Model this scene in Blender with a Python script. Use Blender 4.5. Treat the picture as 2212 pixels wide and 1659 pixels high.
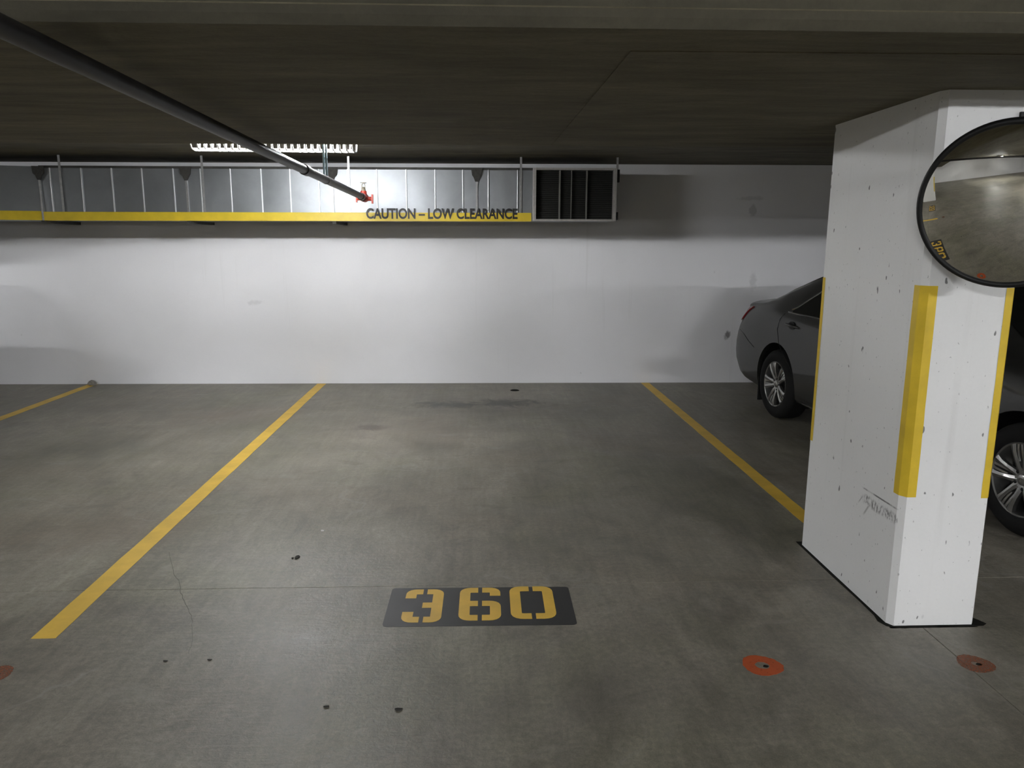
import bpy, bmesh, math, random
from mathutils import Vector, Matrix

random.seed(7)
sc = bpy.context.scene
for o in list(bpy.data.objects):
    bpy.data.objects.remove(o, do_unlink=True)
COL = sc.collection

# ------------------------------------------------------------------ camera
cam_d = bpy.data.cameras.new('camera')
cam = bpy.data.objects.new('camera', cam_d)
COL.objects.link(cam)
F_PX = 1642.2
cam_d.sensor_fit = 'HORIZONTAL'
cam_d.sensor_width = 36.0
cam_d.lens = 36.0 * F_PX / 2212.0
cam_d.clip_start = 0.05
R_ = Vector((0.99897377, -0.04493492, 0.00568063))
U_ = Vector((0.00267795, 0.18379994, 0.98296002))
F_ = Vector((0.04521333, 0.98193606, -0.18373165))
cam.matrix_world = Matrix(((R_.x, U_.x, -F_.x, 0.0), (R_.y, U_.y, -F_.y, 0.0),
                           (R_.z, U_.z, -F_.z, 1.65), (0, 0, 0, 1)))
sc.camera = cam

# ------------------------------------------------------------------ world and exposure
wd = bpy.data.worlds.new('world')
sc.world = wd
wd.use_nodes = True
wd.node_tree.nodes['Background'].inputs['Color'].default_value = (0, 0, 0, 1)
wd.node_tree.nodes['Background'].inputs['Strength'].default_value = 0.0
sc.cycles.use_adaptive_sampling = True
sc.cycles.adaptive_threshold = 0.04
sc.cycles.caustics_reflective = False
sc.cycles.caustics_refractive = False
sc.cycles.max_bounces = 7
sc.cycles.diffuse_bounces = 4
sc.cycles.glossy_bounces = 3
sc.view_settings.view_transform = 'Standard'
sc.view_settings.look = 'None'
sc.view_settings.gamma = 1.0
sc.view_settings.use_curve_mapping = False
sc.view_settings.exposure = 0.1
LAMP_STALL = 375.0      # emission of the fluorescent tubes over the stalls
LAMP_AISLE = 1210.0      # emission of the fluorescent tubes over the drive aisle
LAMP_FAR = 380.0       # emission of weaker tubes added across the aisle to brighten the mirrored floor

WALL_Y = 8.90
SLOPE = 0.006                      # the slab falls very slightly sideways
def band_z(x): return 2.24 + SLOPE * (x - 1.8)
def slab_z(x): return 2.53 + SLOPE * (x - 2.5)
AISLE_Z = 2.96                     # the slab over the drive aisle is higher

# ------------------------------------------------------------------ node helpers
def mat(name):
    m = bpy.data.materials.new(name)
    m.use_nodes = True
    nt = m.node_tree
    return m, nt, nt.nodes['Principled BSDF']

def nd(nt, typ, **kw):
    n = nt.nodes.new(typ)
    for k, v in kw.items():
        setattr(n, k, v)
    return n

def noise(nt, vec, scale, detail=4, rough=0.55, dist=0.0):
    n = nd(nt, 'ShaderNodeTexNoise')
    n.inputs['Scale'].default_value = scale
    n.inputs['Detail'].default_value = detail
    n.inputs['Roughness'].default_value = rough
    n.inputs['Distortion'].default_value = dist
    if vec is not None:
        nt.links.new(vec, n.inputs['Vector'])
    return n.outputs['Fac']

def ramp(nt, fac, stops):
    r = nd(nt, 'ShaderNodeValToRGB')
    el = r.color_ramp.elements
    while len(el) < len(stops):
        el.new(0.5)
    for e, (p, c) in zip(el, stops):
        e.position = p
        e.color = c if len(c) == 4 else (*c, 1)
    nt.links.new(fac, r.inputs['Fac'])
    return r.outputs['Color']

def g(v): return (v, v, v, 1)

def mix(nt, fac, a, b, mode='MIX'):
    n = nd(nt, 'ShaderNodeMix', data_type='RGBA', blend_type=mode)
    for sock, v in ((n.inputs['Factor'], fac), (n.inputs[6], a), (n.inputs[7], b)):
        if hasattr(v, 'is_linked'):
            nt.links.new(v, sock)
        elif isinstance(v, (int, float)):
            sock.default_value = v
        else:
            sock.default_value = v if len(v) == 4 else (*v, 1)
    return n.outputs[2]

def math_(nt, op, a, b=0.0, c=0.0, clamp=False):
    n = nd(nt, 'ShaderNodeMath', operation=op, use_clamp=clamp)
    for i, v in enumerate((a, b, c)):
        if hasattr(v, 'is_linked'):
            nt.links.new(v, n.inputs[i])
        else:
            n.inputs[i].default_value = v
    return n.outputs[0]

def coords(nt, scale=(1, 1, 1), rot=(0, 0, 0), loc=(0, 0, 0)):
    tc = nd(nt, 'ShaderNodeTexCoord')
    mp = nd(nt, 'ShaderNodeMapping')
    mp.inputs['Scale'].default_value = scale
    mp.inputs['Rotation'].default_value = rot
    mp.inputs['Location'].default_value = loc
    nt.links.new(tc.outputs['Object'], mp.inputs['Vector'])
    return mp.outputs['Vector']

def bump(nt, bsdf, h, strength=0.2, dist=0.01):
    b = nd(nt, 'ShaderNodeBump')
    b.inputs['Strength'].default_value = strength
    b.inputs['Distance'].default_value = dist
    nt.links.new(h, b.inputs['Height'])
    nt.links.new(b.outputs['Normal'], bsdf.inputs['Normal'])

def blob(nt, vec, cx, cy, rx, ry, soft=0.6, warp=None, ax=(0, 1), wamp=2.2):
    """0..1 mask of a noise-warped ellipse on the surface (a stain with its own outline)."""
    s = nd(nt, 'ShaderNodeSeparateXYZ')
    nt.links.new(vec, s.inputs[0])
    a = math_(nt, 'DIVIDE', math_(nt, 'SUBTRACT', s.outputs[ax[0]], cx), rx)
    b = math_(nt, 'DIVIDE', math_(nt, 'SUBTRACT', s.outputs[ax[1]], cy), ry)
    d = math_(nt, 'SQRT', math_(nt, 'ADD', math_(nt, 'MULTIPLY', a, a), math_(nt, 'MULTIPLY', b, b)))
    if warp is not None:
        d = math_(nt, 'ADD', d, math_(nt, 'MULTIPLY', math_(nt, 'SUBTRACT', warp, 0.5), wamp))
    return math_(nt, 'DIVIDE', math_(nt, 'SUBTRACT', 1.0, d), soft, clamp=True)

def simple(name, col, rough=0.5, metal=0.0, spec=0.5, grain=0.0, gscale=40.0, coat=0.0, bumpy=0.0):
    m, nt, b = mat(name)
    b.inputs['Roughness'].default_value = rough
    b.inputs['Metallic'].default_value = metal
    b.inputs['Specular IOR Level'].default_value = spec
    b.inputs['Coat Weight'].default_value = coat
    v = coords(nt)
    n = noise(nt, v, gscale, 4, 0.6)
    k = max(grain, 0.02)
    lo = tuple(max(0, c * (1 - k)) for c in col)
    hi = tuple(min(1, c * (1 + k)) for c in col)
    nt.links.new(ramp(nt, n, [(0.3, lo), (0.7, hi)]), b.inputs['Base Color'])
    if bumpy:
        bump(nt, b, n, bumpy, 0.003)
    return m

# ------------------------------------------------------------------ materials
def make_floor_mat():
    m, nt, b = mat('trowelled_concrete_floor')
    v = coords(nt)
    vs = coords(nt, scale=(1.25, 0.85, 1.0), rot=(0, 0, 0.25))
    big = noise(nt, vs, 0.75, 5, 0.6, 0.9)
    mid = noise(nt, vs, 2.6, 7, 0.66, 1.4)
    tint = noise(nt, coords(nt, loc=(7.3, 2.1, 0)), 0.8, 5, 0.6, 0.8)
    fine = noise(nt, v, 42.0, 5, 0.7, 0.4)
    grain = noise(nt, v, 190.0, 3, 0.7)
    # trowel passes, two directions
    streak = noise(nt, coords(nt, scale=(16.0, 1.3, 1.0), rot=(0, 0, -0.35)), 1.5, 5, 0.65, 0.5)
    streak2 = noise(nt, coords(nt, scale=(1.6, 13.0, 1.0), rot=(0, 0, 0.35)), 1.7, 5, 0.65, 0.8)
    c = ramp(nt, big, [(0.25, (0.128, 0.116, 0.090)), (0.5, (0.186, 0.171, 0.139)), (0.78, (0.245, 0.226, 0.188))])
    c = mix(nt, 0.75, c, ramp(nt, mid, [(0.28, g(0.30)), (0.5, g(0.50)), (0.75, g(0.68))]), 'OVERLAY')
    c = mix(nt, 0.35, c, ramp(nt, tint, [(0.35, (0.47, 0.50, 0.40)), (0.5, (0.5, 0.5, 0.5)), (0.68, (0.54, 0.49, 0.47))]), 'OVERLAY')
    c = mix(nt, 0.55, c, ramp(nt, fine, [(0.3, g(0.28)), (0.7, g(0.72))]), 'OVERLAY')
    c = mix(nt, 0.35, c, ramp(nt, grain, [(0.3, g(0.25)), (0.7, g(0.75))]), 'OVERLAY')
    c = mix(nt, 0.30, c, ramp(nt, streak, [(0.35, g(0.36)), (0.65, g(0.64))]), 'OVERLAY')
    c = mix(nt, 0.12, c, ramp(nt, streak2, [(0.35, g(0.36)), (0.65, g(0.64))]), 'OVERLAY')
    # scattered dirty smudges
    sm = noise(nt, coords(nt, scale=(1.0, 1.7, 1.0), rot=(0, 0, 0.3), loc=(3, 1, 0)), 3.1, 5, 0.6, 0.6)
    c = mix(nt, ramp(nt, sm, [(0.60, g(0)), (0.74, g(0.45))]), c, (0.075, 0.068, 0.052))
    sm2 = noise(nt, coords(nt, scale=(1.0, 1.5, 1.0), rot=(0, 0, -0.2), loc=(9, 4, 0)), 2.2, 6, 0.65, 1.2)
    c = mix(nt, ramp(nt, sm2, [(0.60, g(0)), (0.72, g(0.35))]), c, (0.30, 0.285, 0.245))
    warp = noise(nt, vs, 2.3, 6, 0.65, 0.8)
    warp2 = noise(nt, vs, 5.0, 6, 0.7, 1.0)
    # oil stains, tyre dirt, rusty patches where they lie on the slab
    for cx, cy, rx, ry, soft, amt, col, w in (
            (-0.32, 7.66, 0.42, 0.20, 0.7, 0.80, (0.035, 0.033, 0.032), warp2),
            (0.30, 7.74, 0.45, 0.26, 0.7, 0.80, (0.035, 0.031, 0.028), warp2),
            (0.05, 7.35, 0.80, 0.35, 1.0, 0.35, (0.085, 0.078, 0.07), warp2),
            (-0.95, 6.70, 0.20, 0.14, 0.6, 0.75, (0.07, 0.06, 0.055), warp2),
            (0.05, 6.60, 0.45, 0.20, 0.9, 0.30, (0.10, 0.09, 0.08), warp2),
            (1.20, 7.30, 0.55, 0.30, 1.0, 0.35, (0.09, 0.08, 0.07), warp2),
            (0.75, 7.60, 0.25, 0.2, 1.0, 0.30, (0.08, 0.07, 0.06), warp2),
            (-2.15, 4.25, 0.75, 0.45, 1.2, 0.55, (0.145, 0.110, 0.078), warp),
            (-2.40, 7.25, 0.80, 0.55, 1.2, 0.40, (0.21, 0.155, 0.12), warp),
            (-0.70, 6.60, 0.90, 0.9, 1.3, 0.30, (0.33, 0.275, 0.23), warp),
            (-1.15, 5.30, 0.9, 0.7, 1.3, 0.22, (0.31, 0.30, 0.26), warp),
            (-3.6, 7.6, 0.9, 0.35, 1.1, 0.35, (0.10, 0.095, 0.085), warp),
            (-3.3, 6.1, 0.9, 0.5, 1.2, 0.35, (0.11, 0.105, 0.09), warp),
            (0.6, 4.55, 1.0, 0.25, 1.1, 0.18, (0.26, 0.25, 0.22), warp),
            (0.9, 4.0, 1.2, 0.45, 1.1, 0.25, (0.12, 0.12, 0.095), warp),
            (1.7, 2.75, 0.6, 0.35, 1.0, 0.25, (0.25, 0.24, 0.22), warp),
            (0.2, 2.55, 0.9, 0.4, 1.0, 0.22, (0.13, 0.125, 0.105), warp),
            (-1.5, 2.6, 0.7, 0.5, 1.0, 0.2, (0.13, 0.128, 0.11), warp)):
        c = mix(nt, math_(nt, 'MULTIPLY', blob(nt, v, cx, cy, rx, ry, soft, w), amt), c, tuple(q * 0.95 for q in col))
    # faint shrinkage marks
    vo = nd(nt, 'ShaderNodeTexVoronoi', feature='DISTANCE_TO_EDGE')
    vo.inputs['Scale'].default_value = 0.75
    wv = nd(nt, 'ShaderNodeVectorMath', operation='ADD')
    nz = nd(nt, 'ShaderNodeTexNoise')
    nz.inputs['Scale'].default_value = 1.6
    nz.inputs['Detail'].default_value = 5
    nt.links.new(v, nz.inputs['Vector'])
    nt.links.new(v, wv.inputs[0])
    nt.links.new(nz.outputs['Color'], wv.inputs[1])
    nt.links.new(wv.outputs[0], vo.inputs['Vector'])
    line = math_(nt, 'DIVIDE', math_(nt, 'SUBTRACT', 0.012, vo.outputs['Distance']), 0.012, clamp=True)
    line = math_(nt, 'MULTIPLY', line, ramp(nt, big, [(0.45, g(0)), (0.62, g(0.35))]))
    c = mix(nt, line, c, (0.30, 0.29, 0.265))
    # small black specks
    sp = noise(nt, v, 16.0, 2, 0.5)
    c = mix(nt, ramp(nt, sp, [(0.775, g(0)), (0.80, g(0.6))]), c, (0.05, 0.05, 0.045))
    nt.links.new(c, b.inputs['Base Color'])
    rg = mix(nt, 0.5, ramp(nt, mid, [(0.3, g(0.36)), (0.7, g(0.56))]), ramp(nt, fine, [(0.3, g(0.40)), (0.7, g(0.58))]))
    nt.links.new(rg, b.inputs['Roughness'])
    b.inputs['Specular IOR Level'].default_value = 0.45
    h = math_(nt, 'ADD', math_(nt, 'MULTIPLY', fine, 0.8), math_(nt, 'MULTIPLY', mid, 1.2))
    h = math_(nt, 'ADD', h, math_(nt, 'MULTIPLY', streak2, 0.8))
    bump(nt, b, h, 0.36, 0.006)
    return m

def make_wall_mat(name, col, pits=0.0, marks=()):
    m, nt, b = mat(name)
    v = coords(nt)
    big = noise(nt, v, 1.1, 4, 0.55, 0.4)
    fine = noise(nt, v, 60.0, 4, 0.6)
    c = ramp(nt, big, [(0.25, tuple(x * 0.93 for x in col)), (0.75, col)])
    c = mix(nt, 0.10, c, ramp(nt, fine, [(0.3, g(0.35)), (0.7, g(0.65))]), 'OVERLAY')
    sp = noise(nt, coords(nt, scale=(1, 1, 0.6)), 11.0, 2, 0.5)
    c = mix(nt, ramp(nt, sp, [(0.755, g(0)), (0.80, g(0.35))]), c, (0.28, 0.28, 0.28))
    # faint vertical drip lines
    dr = noise(nt, coords(nt, scale=(9, 9, 0.35)), 1.0, 4, 0.6)
    c = mix(nt, ramp(nt, dr, [(0.62, g(0)), (0.80, g(0.20))]), c, (0.45, 0.44, 0.42))
    if pits:
        pv = noise(nt, coords(nt, scale=(1, 1, 0.55)), 26.0, 2, 0.45)
        c = mix(nt, ramp(nt, pv, [(0.715, g(0)), (0.745, g(pits))]), c, (0.10, 0.10, 0.10))
        pv2 = noise(nt, coords(nt, scale=(1, 1, 0.7)), 75.0, 2, 0.45)
        c = mix(nt, ramp(nt, pv2, [(0.70, g(0)), (0.74, g(pits * 0.6))]), c, (0.2, 0.2, 0.2))
    w = noise(nt, v, 14.0, 4, 0.6)
    for cx, cz, rx, rz, amt, cc in marks:
        c = mix(nt, math_(nt, 'MULTIPLY', blob(nt, v, cx, cz, rx, rz, 0.5, w, (0, 2)), amt), c, cc)
    nt.links.new(c, b.inputs['Base Color'])
    b.inputs['Roughness'].default_value = 0.62
    b.inputs['Specular IOR Level'].default_value = 0.35
    bump(nt, b, math_(nt, 'ADD', fine, math_(nt, 'MULTIPLY', big, 2.0)), 0.12, 0.004)
    return m

def make_column_mat():
    m = make_wall_mat('white_column_paint', (0.80, 0.80, 0.795), pits=0.85)
    nt = m.node_tree
    b = nt.nodes['Principled BSDF']
    c = b.inputs['Base Color'].links[0].from_socket
    v = coords(nt)
    s = nd(nt, 'ShaderNodeSeparateXYZ')
    nt.links.new(v, s.inputs[0])
    n1 = noise(nt, coords(nt, scale=(1, 1, 0.45), rot=(0.5, 0, 0)), 75.0, 3, 0.6)
    n2 = noise(nt, v, 9.0, 3, 0.6)
    # black bumper scuff low on the left face (object origin at the foot of the left front corner)
    left = math_(nt, 'LESS_THAN', s.outputs[0], 0.004)
    zz = math_(nt, 'ADD', s.outputs[2], math_(nt, 'MULTIPLY', math_(nt, 'SUBTRACT', n2, 0.5), 0.03))
    def box(lo, hi, sock, e):
        a = math_(nt, 'DIVIDE', math_(nt, 'SUBTRACT', sock, lo), e, clamp=True)
        q = math_(nt, 'DIVIDE', math_(nt, 'SUBTRACT', hi, sock), e, clamp=True)
        return math_(nt, 'MULTIPLY', a, q)
    band = math_(nt, 'MULTIPLY', box(0.452, 0.508, zz, 0.014), box(-0.01, 0.33, s.outputs[1], 0.05))
    band = math_(nt, 'MULTIPLY', band, ramp(nt, n1, [(0.44, g(0)), (0.60, g(0.75))]))
    line = math_(nt, 'MULTIPLY', box(0.523, 0.533, s.outputs[2], 0.003), box(0.02, 0.34, s.outputs[1], 0.03))
    line = math_(nt, 'MULTIPLY', line, ramp(nt, n2, [(0.40, g(0.2)), (0.55, g(0.85))]))
    # two slanting rub marks
    def slant(y0, z0, ln, k, wdt):
        t = math_(nt, 'ADD', math_(nt, 'SUBTRACT', s.outputs[1], y0), math_(nt, 'MULTIPLY', math_(nt, 'SUBTRACT', z0, s.outputs[2]), -k))
        return math_(nt, 'MULTIPLY', box(-wdt, wdt, t, wdt), box(z0 - ln, z0, s.outputs[2], 0.02))
    sl = math_(nt, 'MAXIMUM', slant(0.25, 0.475, 0.075, 0.7, 0.010), slant(0.31, 0.50, 0.06, 0.8, 0.007))
    sl = math_(nt, 'MULTIPLY', sl, 0.55)
    msk = math_(nt, 'MULTIPLY', math_(nt, 'MAXIMUM', math_(nt, 'MAXIMUM', band, line), sl), left)
    nt.links.new(mix(nt, msk, c, (0.06, 0.06, 0.06)), b.inputs['Base Color'])
    return m

def make_ceiling_mat(name, base, seed=0.0):
    m, nt, b = mat(name)
    v = coords(nt, loc=(seed, seed, 0))
    st = coords(nt, scale=(1.0, 5.0, 1.0), loc=(seed, 0, 0))
    big = noise(nt, st, 0.8, 5, 0.6, 0.6)
    mid = noise(nt, st, 4.0, 6, 0.6, 0.8)
    fine = noise(nt, v, 55.0, 4, 0.65)
    lo = tuple(x * 0.62 for x in base)
    hi = tuple(x * 1.45 for x in base)
    c = ramp(nt, big, [(0.25, lo), (0.5, base), (0.78, hi)])
    c = mix(nt, 0.35, c, ramp(nt, mid, [(0.3, g(0.28)), (0.7, g(0.72))]), 'OVERLAY')
    c = mix(nt, 0.20, c, ramp(nt, fine, [(0.3, g(0.3)), (0.7, g(0.7))]), 'OVERLAY')
    ef = noise(nt, coords(nt, scale=(1, 2.5, 1), loc=(seed, 3, 0)), 3.0, 8, 0.75, 1.4)
    c = mix(nt, ramp(nt, ef, [(0.66, g(0)), (0.80, g(0.45))]), c, tuple(min(1, x * 2.6) for x in base))
    nt.links.new(c, b.inputs['Base Color'])
    b.inputs['Roughness'].default_value = 0.82
    b.inputs['Specular IOR Level'].default_value = 0.25
    bump(nt, b, math_(nt, 'ADD', fine, mid), 0.25, 0.006)
    return m

def make_duct_mat():
    m, nt, b = mat('galvanised_steel')
    v = coords(nt)
    big = noise(nt, v, 2.4, 4, 0.6, 0.5)
    fine = noise(nt, v, 45.0, 3, 0.6)
    c = ramp(nt, big, [(0.3, (0.275, 0.29, 0.305)), (0.7, (0.35, 0.367, 0.383))])
    nt.links.new(c, b.inputs['Base Color'])
    b.inputs['Metallic'].default_value = 0.9
    nt.links.new(mix(nt, 0.4, ramp(nt, big, [(0.3, g(0.42)), (0.7, g(0.52))]), ramp(nt, fine, [(0.3, g(0.40)), (0.7, g(0.54))])), b.inputs['Roughness'])
    bump(nt, b, big, 0.15, 0.02)
    return m

def emit_mat(name, strength, col=(0.975, 0.985, 1.0)):
    m, nt, b = mat(name)
    b.inputs['Base Color'].default_value = (0.9, 0.9, 0.9, 1)
    b.inputs['Emission Color'].default_value = (*col, 1)
    b.inputs['Emission Strength'].default_value = strength
    return m

def make_paint_mat(name, col, wear=0.15, under=(0.20, 0.19, 0.165)):
    m, nt, b = mat(name)
    v = coords(nt)
    n = noise(nt, v, 6.0, 5, 0.6, 0.4)
    f = noise(nt, v, 70.0, 4, 0.7)
    c = ramp(nt, n, [(0.25, tuple(x * 0.80 for x in col)), (0.75, tuple(min(1, x * 1.08) for x in col))])
    c = mix(nt, ramp(nt, f, [(0.63, g(0)), (0.72, g(wear))]), c, under)
    nt.links.new(c, b.inputs['Base Color'])
    b.inputs['Roughness'].default_value = 0.55
    bump(nt, b, f, 0.12, 0.002)
    return m

M_FLOOR = make_floor_mat()
M_WALL = make_wall_mat('white_wall_paint', (0.82, 0.82, 0.84), marks=(
    (2.985, 0.565, 0.040, 0.055, 0.8, (0.10, 0.09, 0.09)),
    (3.20, 2.02, 0.05, 0.08, 0.35, (0.25, 0.25, 0.25)),
    (3.16, 2.16, 0.16, 0.03, 0.25, (0.30, 0.30, 0.30)),
    (3.25, 1.22, 0.05, 0.12, 0.3, (0.35, 0.35, 0.35)),
    (-2.55, 0.95, 0.10, 0.04, 0.25, (0.4, 0.4, 0.4))))
M_COL = make_column_mat()
M_BAND = make_ceiling_mat('dark_concrete_soffit', (0.142, 0.128, 0.088))
M_SLAB = make_ceiling_mat('dark_concrete_slab', (0.140, 0.130, 0.100), 5.0)
M_DARK = simple('black_gap', (0.012, 0.012, 0.010), 0.9, spec=0.1)
M_LINE = make_paint_mat('yellow_floor_paint', (0.70, 0.45, 0.055), 0.35)
M_STRIPE = make_paint_mat('yellow_column_paint', (0.72, 0.50, 0.025), 0.12, (0.3, 0.22, 0.02))
M_TAPE = simple('yellow_tape', (0.72, 0.53, 0.03), 0.40, grain=0.10, gscale=6)
M_PAD = make_paint_mat('black_floor_paint', (0.018, 0.018, 0.018), 0.20, (0.07, 0.07, 0.065))
M_DIGIT = make_paint_mat('yellow_stencil_paint', (0.72, 0.45, 0.06), 0.20, (0.3, 0.2, 0.05))
M_ORANGE = make_paint_mat('orange_spray_paint', (0.42, 0.075, 0.015), 0.55, (0.16, 0.12, 0.09))
M_ORANGE2 = make_paint_mat('faded_orange_spray_paint', (0.27, 0.085, 0.035), 0.75, (0.16, 0.13, 0.10))
def speckle_alpha(m, lo, hi, scale):
    nt = m.node_tree
    n = noise(nt, coords(nt), scale, 4, 0.7)
    nt.links.new(ramp(nt, n, [(lo, g(0)), (hi, g(1))]), nt.nodes['Principled BSDF'].inputs['Alpha'])
speckle_alpha(M_ORANGE, 0.22, 0.42, 60.0)
speckle_alpha(M_ORANGE2, 0.22, 0.66, 130.0)
M_DUCT = make_duct_mat()
M_STRAP = simple('galvanised_strap', (0.42, 0.42, 0.42), 0.45, 0.7, grain=0.15)
M_FLANGE = simple('dull_flange', (0.055, 0.053, 0.048), 0.7, 0.2, grain=0.3, gscale=12)
M_SEAM = simple('seam_highlight_metal', (0.72, 0.73, 0.75), 0.42, 0.85)  # metal lighter than the sheets; the seam highlights are put into its colour
M_MASTIC = simple('dark_sealant', (0.045, 0.043, 0.038), 0.8, grain=0.3, bumpy=0.3)
M_PRINT = simple('black_lettering', (0.012, 0.012, 0.012), 0.5)
M_FRAME = simple('pale_grille_frame', (0.50, 0.485, 0.46), 0.45, 0.3, grain=0.1)
M_LOUVRE = simple('dark_louvre', (0.05, 0.05, 0.046), 0.7)
M_WHITE = simple('white_enamel', (0.82, 0.82, 0.80), 0.35)
M_TUBE_S = emit_mat('stall_tube_glow', LAMP_STALL)
M_TUBE_A = emit_mat('aisle_tube_glow', LAMP_AISLE)
M_TUBE_F = emit_mat('added_tube_glow', LAMP_FAR)
M_PIPE = simple('black_steel_pipe', (0.016, 0.015, 0.016), 0.42, 0.0, spec=0.4, grain=0.3, gscale=9)
M_RED = simple('red_fitting', (0.55, 0.055, 0.03), 0.45, grain=0.1)
M_BRASS = simple('pale_brass', (0.55, 0.50, 0.38), 0.35, 0.8)
M_BLACK = simple('black_plastic', (0.007, 0.007, 0.007), 0.5, spec=0.3)
M_RUBBER = simple('tyre_rubber', (0.008, 0.008, 0.008), 0.8, spec=0.25, bumpy=0.1)
M_ALLOY = simple('alloy_rim', (0.42, 0.42, 0.41), 0.28, 0.9)
M_CHROME = simple('chrome', (0.65, 0.65, 0.65), 0.15, 1.0)
M_GLASS = simple('tinted_glass', (0.008, 0.009, 0.008), 0.06, spec=0.6)
M_LENS = simple('red_lens', (0.20, 0.012, 0.014), 0.15, coat=0.5)
M_CLEAR = simple('headlamp_lens', (0.35, 0.36, 0.36), 0.12, 0.5)
M_GREY = simple('grey_rubble', (0.22, 0.21, 0.19), 0.9, grain=0.3, gscale=60, bumpy=0.4)

def make_carpaint(name, col):
    m, nt, b = mat(name)
    v = coords(nt)
    n = noise(nt, v, 400.0, 2, 0.5)
    nt.links.new(ramp(nt, n, [(0.35, tuple(x * 0.8 for x in col)), (0.65, tuple(x * 1.25 for x in col))]), b.inputs['Base Color'])
    b.inputs['Metallic'].default_value = 0.25
    b.inputs['Roughness'].default_value = 0.45
    b.inputs['Coat Weight'].default_value = 0.45
    b.inputs['Coat Roughness'].default_value = 0.05
    return m
M_PAINT = make_carpaint('dark_grey_car_paint', (0.022, 0.022, 0.020))

def make_mirror_mat():
    m, nt, b = mat('acrylic_mirror')
    v = coords(nt)
    n = noise(nt, v, 3.0, 3, 0.5)
    nt.links.new(ramp(nt, n, [(0.3, (0.86, 0.85, 0.79)), (0.7, (0.90, 0.89, 0.83))]), b.inputs['Base Color'])
    b.inputs['Metallic'].default_value = 1.0
    b.inputs['Roughness'].default_value = 0.02
    return m
M_MIRROR = make_mirror_mat()

# ------------------------------------------------------------------ mesh helpers
def link(name, bm, material, parent=None, smooth=False, loc=None, bevel=0.0):
    if bevel > 0:
        bmesh.ops.bevel(bm, geom=[e for e in bm.edges], offset=bevel, segments=2, profile=0.6, affect='EDGES', clamp_overlap=True)
    bmesh.ops.recalc_face_normals(bm, faces=bm.faces[:])
    me = bpy.data.meshes.new(name)
    bm.to_mesh(me)
    bm.free()
    me.materials.append(material)
    if smooth:
        for p in me.polygons:
            p.use_smooth = True
        if smooth == 'auto':
            me.set_sharp_from_angle(angle=math.radians(35))
    o = bpy.data.objects.new(name, me)
    COL.objects.link(o)
    if parent is not None:
        o.parent = parent
    if loc is not None:
        o.location = loc
    return o

def empty(name, loc=(0, 0, 0), rz=0.0):
    o = bpy.data.objects.new(name, None)
    o.empty_display_size = 0.1
    COL.objects.link(o)
    o.location = loc
    o.rotation_euler = (0, 0, rz)
    return o

def tag(o, label, cat, group=None):
    o['label'] = label
    o['category'] = cat
    if group:
        o['group'] = group
    return o

def struct(o):
    o['kind'] = 'structure'
    return o

def dup(root, loc, rz=0.0, label=None):
    r = root.copy()
    COL.objects.link(r)
    r.location = loc
    r.rotation_euler = (0, 0, rz)
    if label:
        r['label'] = label
    def rec(a, b):
        for ch in a.children:
            c = ch.copy()
            COL.objects.link(c)
            c.parent = b
            c.matrix_parent_inverse = ch.matrix_parent_inverse.copy()
            rec(ch, c)
    rec(root, r)
    return r

def B(): return bmesh.new()

def box(bm, x0, x1, y0, y1, z0, z1, zf=None):
    vs = []
    for x in (x0, x1):
        for y in (y0, y1):
            for z in (z0, z1):
                vs.append(bm.verts.new((x, y, z + (zf(x) if zf else 0))))
    for f in ((0, 1, 3, 2), (4, 6, 7, 5), (0, 4, 5, 1), (2, 3, 7, 6), (0, 2, 6, 4), (1, 5, 7, 3)):
        bm.faces.new([vs[i] for i in f])
    return vs

def prism(bm, pts, z0, z1):
    """polygon in x,y extruded in z"""
    a = [bm.verts.new((p[0], p[1], z0)) for p in pts]
    b = [bm.verts.new((p[0], p[1], z1)) for p in pts]
    bm.faces.new(list(reversed(a)))
    bm.faces.new(b)
    n = len(pts)
    for i in range(n):
        bm.faces.new((a[i], a[(i + 1) % n], b[(i + 1) % n], b[i]))

def tube(bm, pts, r, seg=10, cap=True):
    pts = [Vector(p) for p in pts]
    rs = r if isinstance(r, (list, tuple)) else [r] * len(pts)
    rings = []
    nrm = None
    for i, p in enumerate(pts):
        t = (pts[min(i + 1, len(pts) - 1)] - pts[max(i - 1, 0)]).normalized()
        if nrm is None:
            nrm = t.cross(Vector((0, 0, 1)))
            if nrm.length < 1e-3:
                nrm = t.cross(Vector((1, 0, 0)))
        nrm = (nrm - t * nrm.dot(t)).normalized()
        bn = t.cross(nrm)
        rings.append([bm.verts.new(p + (nrm * math.cos(a) + bn * math.sin(a)) * rs[i])
                      for a in [2 * math.pi * k / seg for k in range(seg)]])
    for a, b in zip(rings, rings[1:]):
        for k in range(seg):
            bm.faces.new((a[k], a[(k + 1) % seg], b[(k + 1) % seg], b[k]))
    if cap:
        bm.faces.new(list(reversed(rings[0])))
        bm.faces.new(rings[-1])

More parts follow.
